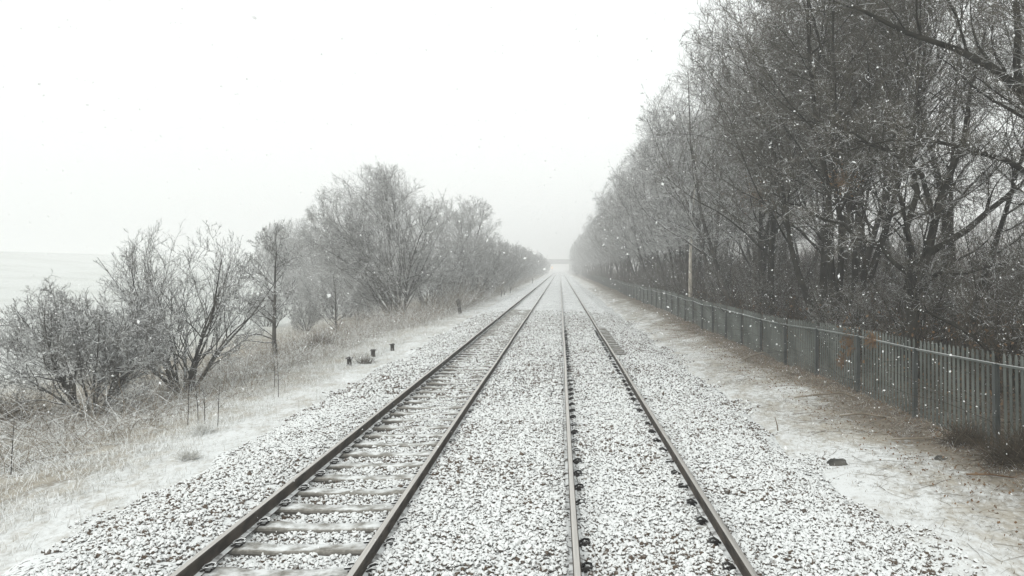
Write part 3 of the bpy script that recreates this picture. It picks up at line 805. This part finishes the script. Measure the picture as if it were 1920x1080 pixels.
def leaf_bits(n, P, size):
    v = np.array([(-1, -.6, 0), (1, -.6, 0), (1.1, .6, .25), (-.9, .6, .2)], float)[None] * size[:, None, None]
    v = np.einsum('nij,nkj->nki', rand_rot(n), v) + P[:, None, :]
    return v.reshape(-1, 3), (np.arange(n) * 4)[:, None] + np.arange(4)[None]
nl = 9000; lx = 7.2 - 2.2 * rng.random(nl) ** 2.4; ly = U(6, 42, nl)
v, f = leaf_bits(nl, np.stack([lx, ly, ground(lx, ly) + U(0, .05, nl)], 1), U(.008, .02, nl))
n5 = 7000; ux = U(7.2, 14, n5); uy = U(7, 45, n5)
v2, f2 = leaf_bits(n5, np.stack([ux, uy, ground(ux, uy) + U(0, 1.4, n5) ** 1.5], 1), U(.015, .04, n5))
tag(new_obj('dead_leaves', mesh_np('dead_leaves', np.vstack([v, v2]), np.vstack([f, f2 + len(v)]), M['dead_leaf'], False,
    rng.random(4 * (nl + n5)))), 'brown dead leaves caught in the undergrowth and along the fence foot', kind='stuff')

# ------------------------------------------------------------------ small things
def stump(px, py, y, h, r, lab, lean=0.0):
    X, _, _ = at(px, py, y); o = MB(); k = 9
    zs = [-.1, .02, h * .5, h * .85, h]
    pts = [(lean * max(z, 0), 0, z) for z in zs]
    o.tube(pts, [r * 1.35, r * 1.1, r * .9, r * 1.05, r * .92], k)
    e = o.build('stump', M['stump'], None, False, (X, y, gz(X, y)))
    for v in e.data.vertices:
        v.co.x += random.uniform(-.1, .1) * r; v.co.y += random.uniform(-.1, .1) * r
        if v.co.z > h * .8: v.co.z += random.uniform(-.12, .16) * h
    cap = MB(); cap.box(lean * h - r * 1.25, lean * h + r * 1.25, -r * 1.1, r * 1.1, h * .88, h * 1.02, .012)
    cap.build('cut_top', M['stump'], e)
    return tag(e, lab, 'stump', 'dark stumps along the ballast edge')
stump(655, 686, 24.6, .25, .08, 'square dark stump by the ballast edge, nearest of the three in a line')
stump(699, 668, 27.0, .25, .07, 'dark mushroom-headed stump, the middle one of three in a line by the ballast edge', .05)
stump(736, 656, 29.2, .25, .07, 'dark stump by the ballast edge, farthest of the three in a line', -.05)
stump(863, 587, 53, .92, .12, 'tall broken stump standing apart, in front of the grey bushes', -.16)
m_ = MB(); m_.box(-.06, .06, -.04, .04, -.3, 1.0, .02); mp_ = m_.build('marker_post', M['stump'], None, False, (-5.7, 160, -.3)); m_ = MB(); m_.box(-.09, .09, -.05, -.041, .72, .98); m_.build('plate', M['stump'], mp_)
tag(mp_, 'small dark lineside marker post far along the ballast edge', 'post')
for i, (X, y, l) in enumerate(((-6.4, 84, .9), (-6.5, 90, .7), (-6.2, 96, 1.1))):
    b = MB(); b.tube([(0, 0, -.1), (.05, 0, l * .5), (-.06, .02, l)], [.05, .04, .025], 6); b.tube([(.04, 0, l * .45), (.25, 0, l * .7)], [.03, .015], 5)
    tag(b.build('dead_stick', M['stump'], None, False, (X, y, gz(X, y))), 'dark upright stick poking out of the snow near the far bushes', 'stick', 'dark sticks in the snow by the far bushes')
# low brown shrub by the stumps
def clump(name, X, y, n, l, m, lab, cat):
    az = rng.random(n) * 6.28; el = U(.2, 1.4, n)
    d = np.stack([np.cos(az) * np.cos(el), np.sin(az) * np.cos(el), np.sin(el)], 1)
    cur = np.zeros((n, 3)); cur[:, :2] = rng.normal(size=(n, 2)) * l * .25; pts = [cur]; ln = U(.5, 1, n) * l
    for i in range(4):
        d = norm(d + rng.normal(size=(n, 3)) * .2 - np.array((0, 0, .12))); cur = cur + d * (ln / 4)[:, None]; pts.append(cur)
    P = np.stack(pts, 1); P[..., 2] = np.maximum(P[..., 2], -.03)
    v, f = tubes([(P, np.full((n, 5), .005) * np.linspace(1, .4, 5), ln)], (3,))
    return tag(new_obj(name, mesh_np(name, v, f, m, False, rng.random(len(v))), loc=(X, y, gz(X, y))), lab, cat)
clump('low_shrub', -6.35, 25.2, 160, .42, M['bramble_wood'], 'low dark twiggy shrub between the first two stumps', 'shrub')
clump('dark_shrub', -14.1, 20.0, 420, 1.6, M['bramble_wood'], 'dark brown shrub at the frame edge beside the wide frosted bush', 'shrub')
clump('dark_shrub', 6.75, 11.3, 700, .75, M['bramble_wood'], 'dark tangled scrub hiding the fence foot at the frame edge', 'shrub')
clump('dark_shrub', 6.7, 12.7, 400, .5, M['bramble_wood'], 'lower dark scrub against the fence foot, next to the tangled one', 'shrub')
clump('grass_tuft', -6.05, 12.6, 260, .24, M['grass_left'], 'olive grass tuft poking through the snow, by the ballast edge', 'tuft')
clump('grass_tuft', -6.75, 14.6, 300, .30, M['grass_left'], 'straw-coloured grass tuft in the snow, farther down the bank than the olive one', 'tuft')
clump('bracken_patch', -10.4, 33.5, 700, .9, M['bramble_wood'], 'rust-brown dry bracken patch beside the young tree', 'bracken')
# tall dead weed stalks on the left bank
for i, (px, py, y, h) in enumerate(((352, 795, 15.6, .95), (372, 790, 15.8, .8), (384, 793, 15.7, .7), (408, 800, 15.2, .8), (522, 742, 18.8, .9), (20, 860, 12.2, .9), (515, 700, 20.5, .7))):
    X = (px - VX) / F * y; b = MB(); s = random.uniform(-.05, .05)
    b.tube([(0, 0, -.08), (s * .5, .01, h * .5), (s * 1.4, 0, h)], [.008, .007, .004], 5)
    for q in range(5):
        z = h * (.45 + .11 * q); a = q * 2.3
        b.tube([(s * z, 0, z), (s * z + .13 * math.cos(a), .13 * math.sin(a), z + .10)], [.004, .002], 4)
    tag(b.build('weed_stalk', M['stump'], None, False, (X, y, gz(X, y))), 'thin dead brown weed stalk standing in the snowy grass of the left bank', 'weed', 'dead weed stalks on the left bank')
# old timber posts of the field fence, seen through the bushes
for px, y in ((653, 66), (671, 72)):
    X = (px - VX) / F * y; b = MB(); b.box(-.07, .07, -.06, .06, -.4, .95, .02)
    o = b.build('timber_post', M['rock'], None, False, (X, y, gz(X, y)))
    w = MB(); w.tube([(-.075, -.07, .8), (.075, -.07, .8)], .008, 4); w.build('wire_staple', M['galv'], o)
    tag(o, 'weathered timber field post seen through the twigs beside the big round tree', 'post', 'timber posts by the field')
# rocks, branches on the right verge
def rock(X, y, r, lab):
    v = iv.copy(); t = np.random.default_rng(int(abs(X * 100)))
    f = if_
    for _ in range(2):                                  # one smoothing subdivision by midpoints
        e = {}; nv = list(map(tuple, v)); nf = []
        def mid(a, b):
            k = (min(a, b), max(a, b))
            if k not in e: nv.append(tuple((np.array(nv[a]) + np.array(nv[b])) / 2)); e[k] = len(nv) - 1
            return e[k]
        for a, b, c in f:
            p, q, s = mid(a, b), mid(b, c), mid(c, a); nf += [(a, p, s), (p, b, q), (s, q, c), (p, q, s)]
        v = norm(np.array(nv)); f = np.array(nf)
    d = 1 + .16 * (vn(v[:, 0] * 2 + X, v[:, 1] * 2 + v[:, 2], 1, 5) - .5) * 2 + t.normal(size=len(v)) * .03
    v = v * d[:, None] * np.array((r * 1.25, r * .9, r * .6))
    return tag(new_obj('rock', mesh_np('rock', v, f, M['rock'], True), loc=(X, y, gz(X, y) + r * .1)), lab, 'rock')
rock(4.38, 12.2, .13, 'dark angular rock half sunk in the patchy snow, nearer the track')
rock(5.95, 12.1, .08, 'flat dark rock in the dead grass, closer to the fence')
rock(3.35, 35.5, .16, 'dark lump in the snow beyond the end of the bare sleeper ends')
rock(3.4, 29.6, .15, 'grey lump in the snow level with the bare sleeper ends')
def branch_thing(X, y, pts, rad, lab, m='straw', nm='fallen_branch', side=True):
    b = MB(); b.tube(pts, rad, 6)
    if side:
        for q in range(1, len(pts) - 1):
            p = Vector(pts[q]); d = Vector((random.uniform(-.3, .3), random.uniform(-.3, .3), random.uniform(.02, .15)))
            b.tube([tuple(p), tuple(p + d * .6), tuple(p + d + Vector((0, 0, .02)))], [rad[q] * .5, rad[q] * .4, rad[q] * .2], 5)
    return tag(b.build(nm, M[m], None, True, (X, y, gz(X, y))), lab, 'branch')
branch_thing(4.15, 14.7, [(0, 0, -.05), (-.02, 0, .1), (-.06, .01, .26)], [.015, .013, .008], 'short dead stick standing upright in the snow of the verge', 'straw', 'dead_stick', False)
branch_thing(6.1, 15.3, [(-.5, .2, .03), (-.1, .05, .10), (.3, -.15, .06), (.7, -.3, .03)], [.022, .02, .016, .01], 'pale broken branch lying across the dead grass below the fence')
branch_thing(5.9, 17.2, [(-.6, .3, .05), (-.1, .1, .14), (.35, 0, .2), (.8, -.1, .08)], [.02, .02, .015, .01], 'forked pale branch in the litter heap below the fence')
branch_thing(6.2, 13.2, [(-.5, .1, .02), (0, 0, .06), (.4, -.1, .03)], [.018, .016, .01], 'thin curved branch on the bare earth near the fence foot')
branch_thing(6.05, 10.6, [(-.35, .25, .02), (-.1, .06, .07), (.15, .03, .04), (.4, -.15, .03)], [.014, .013, .011, .007], 'orange-brown branch lying on the verge at the frame edge', 'dead_leaf')
branch_thing(6.2, 24.5, [(-.4, .2, .03), (0, 0, .25), (.25, 0, .32), (.6, -.1, .1)], [.02, .02, .016, .01], 'bent pale branch propped against the fence foot, far end of the litter')
# broken branch hanging over the fence
branch_thing(8.3, 16.6, [(-.95, -.1, 1.95), (-.4, 0, 1.85), (.1, .05, 1.62), (.6, .1, 1.35), (1.2, .1, .75), (1.7, .1, .05)], [.022, .03, .036, .04, .045, .05],
             'broken bough leaning down behind the fence with a pale snapped end', 'bark_wood', 'broken_bough')
# withered leafy creeper on the fence top
def leafy(X, y, z, n, s, lab, cat='creeper', nm='withered_creeper'):
    P = rng.normal(size=(n, 3)) * np.array(s); v, f = leaf_bits(n, P, U(.015, .04, n))
    k = 30; st = rng.normal(size=(k, 3)) * np.array(s) * .4; d = norm(rng.normal(size=(k, 3))); ln = np.full(k, .4)
    pts = np.stack([st - d * .2, st, st + d * .2 - np.array((0, 0, .05))], 1)
    v2, f2 = tubes([(pts, np.full((k, 3), .005), ln)], (4,))
    return tag(new_obj(nm, mesh_np(nm, np.vstack([v, v2]), np.vstack([f, f2 + len(v)]), M['dead_leaf'], False, rng.random(len(v) + len(v2))), loc=(X, y, z)), lab, cat)
leafy(6.86, 18.3, 1.0, 150, (.05, .22, .22), 'olive-brown withered creeper hanging over the fence top')
leafy(6.86, 16.9, 1.22, 60, (.05, .15, .08), 'small rust-coloured dead spray on top of a fence post')
leafy(6.86, 18.7, .55, 50, (.04, .12, .10), 'orange dead leaves caught halfway up the fence pales')
leafy(7.5, 29.6, 5.6, 160, (.35, .35, .30), 'straw-coloured bunch of dead leaves hanging among the frosted branches')
leafy(7.9, 21.5, 5.2, 110, (.22, .22, .2), 'rusty bunch of dead leaves beside the darkest trunk')

# ------------------------------------------------------------------ bridge and signal in the distance
BY = 425
br = empty('road_bridge', (0, BY, 0)); tag(br, 'faint road bridge spanning both tracks in the distance', 'bridge')
b = MB(); b.box(-26, 26, 0, 7, 5.2, 6.3); b.build('deck', M['girder'], br)
b = MB(); b.box(-26, 26, -.25, .15, 6.302, 7.8, .06); b.build('parapet', M['brick'], br)
b = MB(); b.box(-26, 26, 6.8, 7.2, 6.302, 7.8, .06); b.build('parapet', M['brick'], br)
for a, c in ((-26, -6.3), (5.0, 26)):
    b = MB(); b.box(a, c, .1, 6.9, -2, 5.198); b.build('abutment', M['brick'], br)
sg = empty('railway_signal', (-4.15, 405, -.2)); tag(sg, 'railway signal showing a tiny orange light before the distant bridge', 'signal')
b = MB(); b.tube([(0, .12, -.2), (0, .12, 3.9)], .08, 8); b.build('post', M['girder'], sg)
b = MB(); b.box(-.28, .28, -.02, .10, 2.75, 3.9, .05); b.build('signal_head', M['stump'], sg)
b = MB(); b.tube([(0, -.03, 3.15), (0, -.06, 3.15)], .20, 12); b.build('lamp', M['lamp'], sg)

# ------------------------------------------------------------------ falling snow (stuff)
n = 15000
P = np.stack([U(-12, 13, n), U(4.5, 16, n), U(.2, 9.5, n)], 1)
v, f = lumps(P, rng.uniform(.0035, .0085, n) * (1 + .9 * (rng.random(n) > .95)), OCT_V, OCT_F, .35, (1.5, .9, .9))
n_ = 20000
P = np.stack([U(-22, 24, n_), U(16, 45, n_), U(0, 16, n_)], 1)
v2, f2 = lumps(P, rng.uniform(.006, .0125, n_), OCT_V, OCT_F, .35, (1.4, .9, .9))
tag(new_obj('falling_snow', mesh_np('falling_snow', np.vstack([v, v2]), np.vstack([f, f2 + len(v)]), M['flake'])), 'white snowflakes falling through the air', kind='stuff')

# ------------------------------------------------------------------ haze
b = MB(); b.box(-1100, 1100, -60, 1400, -5, 19)
hz = b.build('haze', [], None); tag(hz, 'thin white snow haze filling the air', kind='stuff')
hm = bpy.data.materials.new('snow haze'); hm.use_nodes = True; nt = hm.node_tree
for x in list(nt.nodes): nt.nodes.remove(x)
out = nt.nodes.new('ShaderNodeOutputMaterial'); pv = nt.nodes.new('ShaderNodeVolumePrincipled')
pv.inputs['Color'].default_value = (.998, 1.0, .998, 1); pv.inputs['Density'].default_value = .0030; pv.inputs['Anisotropy'].default_value = .1
nt.links.new(pv.outputs[0], out.inputs['Volume']); hz.data.materials.append(hm)

# ------------------------------------------------------------------ sky, sun, camera, render
W = bpy.data.worlds.new('World'); S.world = W; W.use_nodes = True; nt = W.node_tree
bg = nt.nodes['Background']; out = nt.nodes['World Output']
sky = nt.nodes.new('ShaderNodeTexSky'); sky.sky_type = 'NISHITA'; sky.sun_disc = False
SUN_EL, SUN_AZ = R(38), R(200)
sky.sun_elevation = SUN_EL; sky.sun_rotation = SUN_AZ; sky.air_density = 2; sky.dust_density = 5
hs = nt.nodes.new('ShaderNodeHueSaturation'); hs.inputs['Saturation'].default_value = .12
nt.links.new(sky.outputs[0], hs.inputs['Color']); nt.links.new(hs.outputs[0], bg.inputs['Color']); bg.inputs['Strength'].default_value = .05
cl = nt.nodes.new('ShaderNodeBackground'); cl.inputs['Color'].default_value = (.966, 1.0, .982, 1); cl.inputs['Strength'].default_value = .85   # even snow cloud
ad = nt.nodes.new('ShaderNodeAddShader')
nt.links.new(bg.outputs[0], ad.inputs[0]); nt.links.new(cl.outputs[0], ad.inputs[1]); nt.links.new(ad.outputs[0], out.inputs['Surface'])

sl = bpy.data.lights.new('sun', 'SUN'); sl.energy = .6; sl.angle = R(25); sl.color = (1, .98, .95)
so = bpy.data.objects.new('sun', sl); COL.objects.link(so)
dirv = Vector((math.sin(SUN_AZ) * math.cos(SUN_EL), math.cos(SUN_AZ) * math.cos(SUN_EL), math.sin(SUN_EL)))
so.rotation_euler = dirv.to_track_quat('Z', 'Y').to_euler()

cam = bpy.data.cameras.new('camera'); co = bpy.data.objects.new('camera', cam); COL.objects.link(co)
co.location = (0, 0, CAMZ); co.rotation_euler = (R(90), 0, 0)
cam.sensor_width = 36; cam.lens = 36 * F / 1920
cam.shift_x = (960 - VX) / 1920; cam.shift_y = -(540 - VY) / 1920
cam.clip_start = .1; cam.clip_end = 5000
S.camera = co

S.view_settings.view_transform = 'Standard'; S.view_settings.look = 'None'; S.view_settings.exposure = 0.08; S.view_settings.gamma = 1
S.render.engine = 'CYCLES'
S.cycles.max_bounces = 8; S.cycles.diffuse_bounces = 3; S.cycles.glossy_bounces = 2; S.cycles.volume_bounces = 6; S.cycles.transparent_max_bounces = 4
S.cycles.use_denoising = True; S.cycles.denoising_prefilter = 'ACCURATE'; S.cycles.denoising_input_passes = 'RGB_ALBEDO_NORMAL'
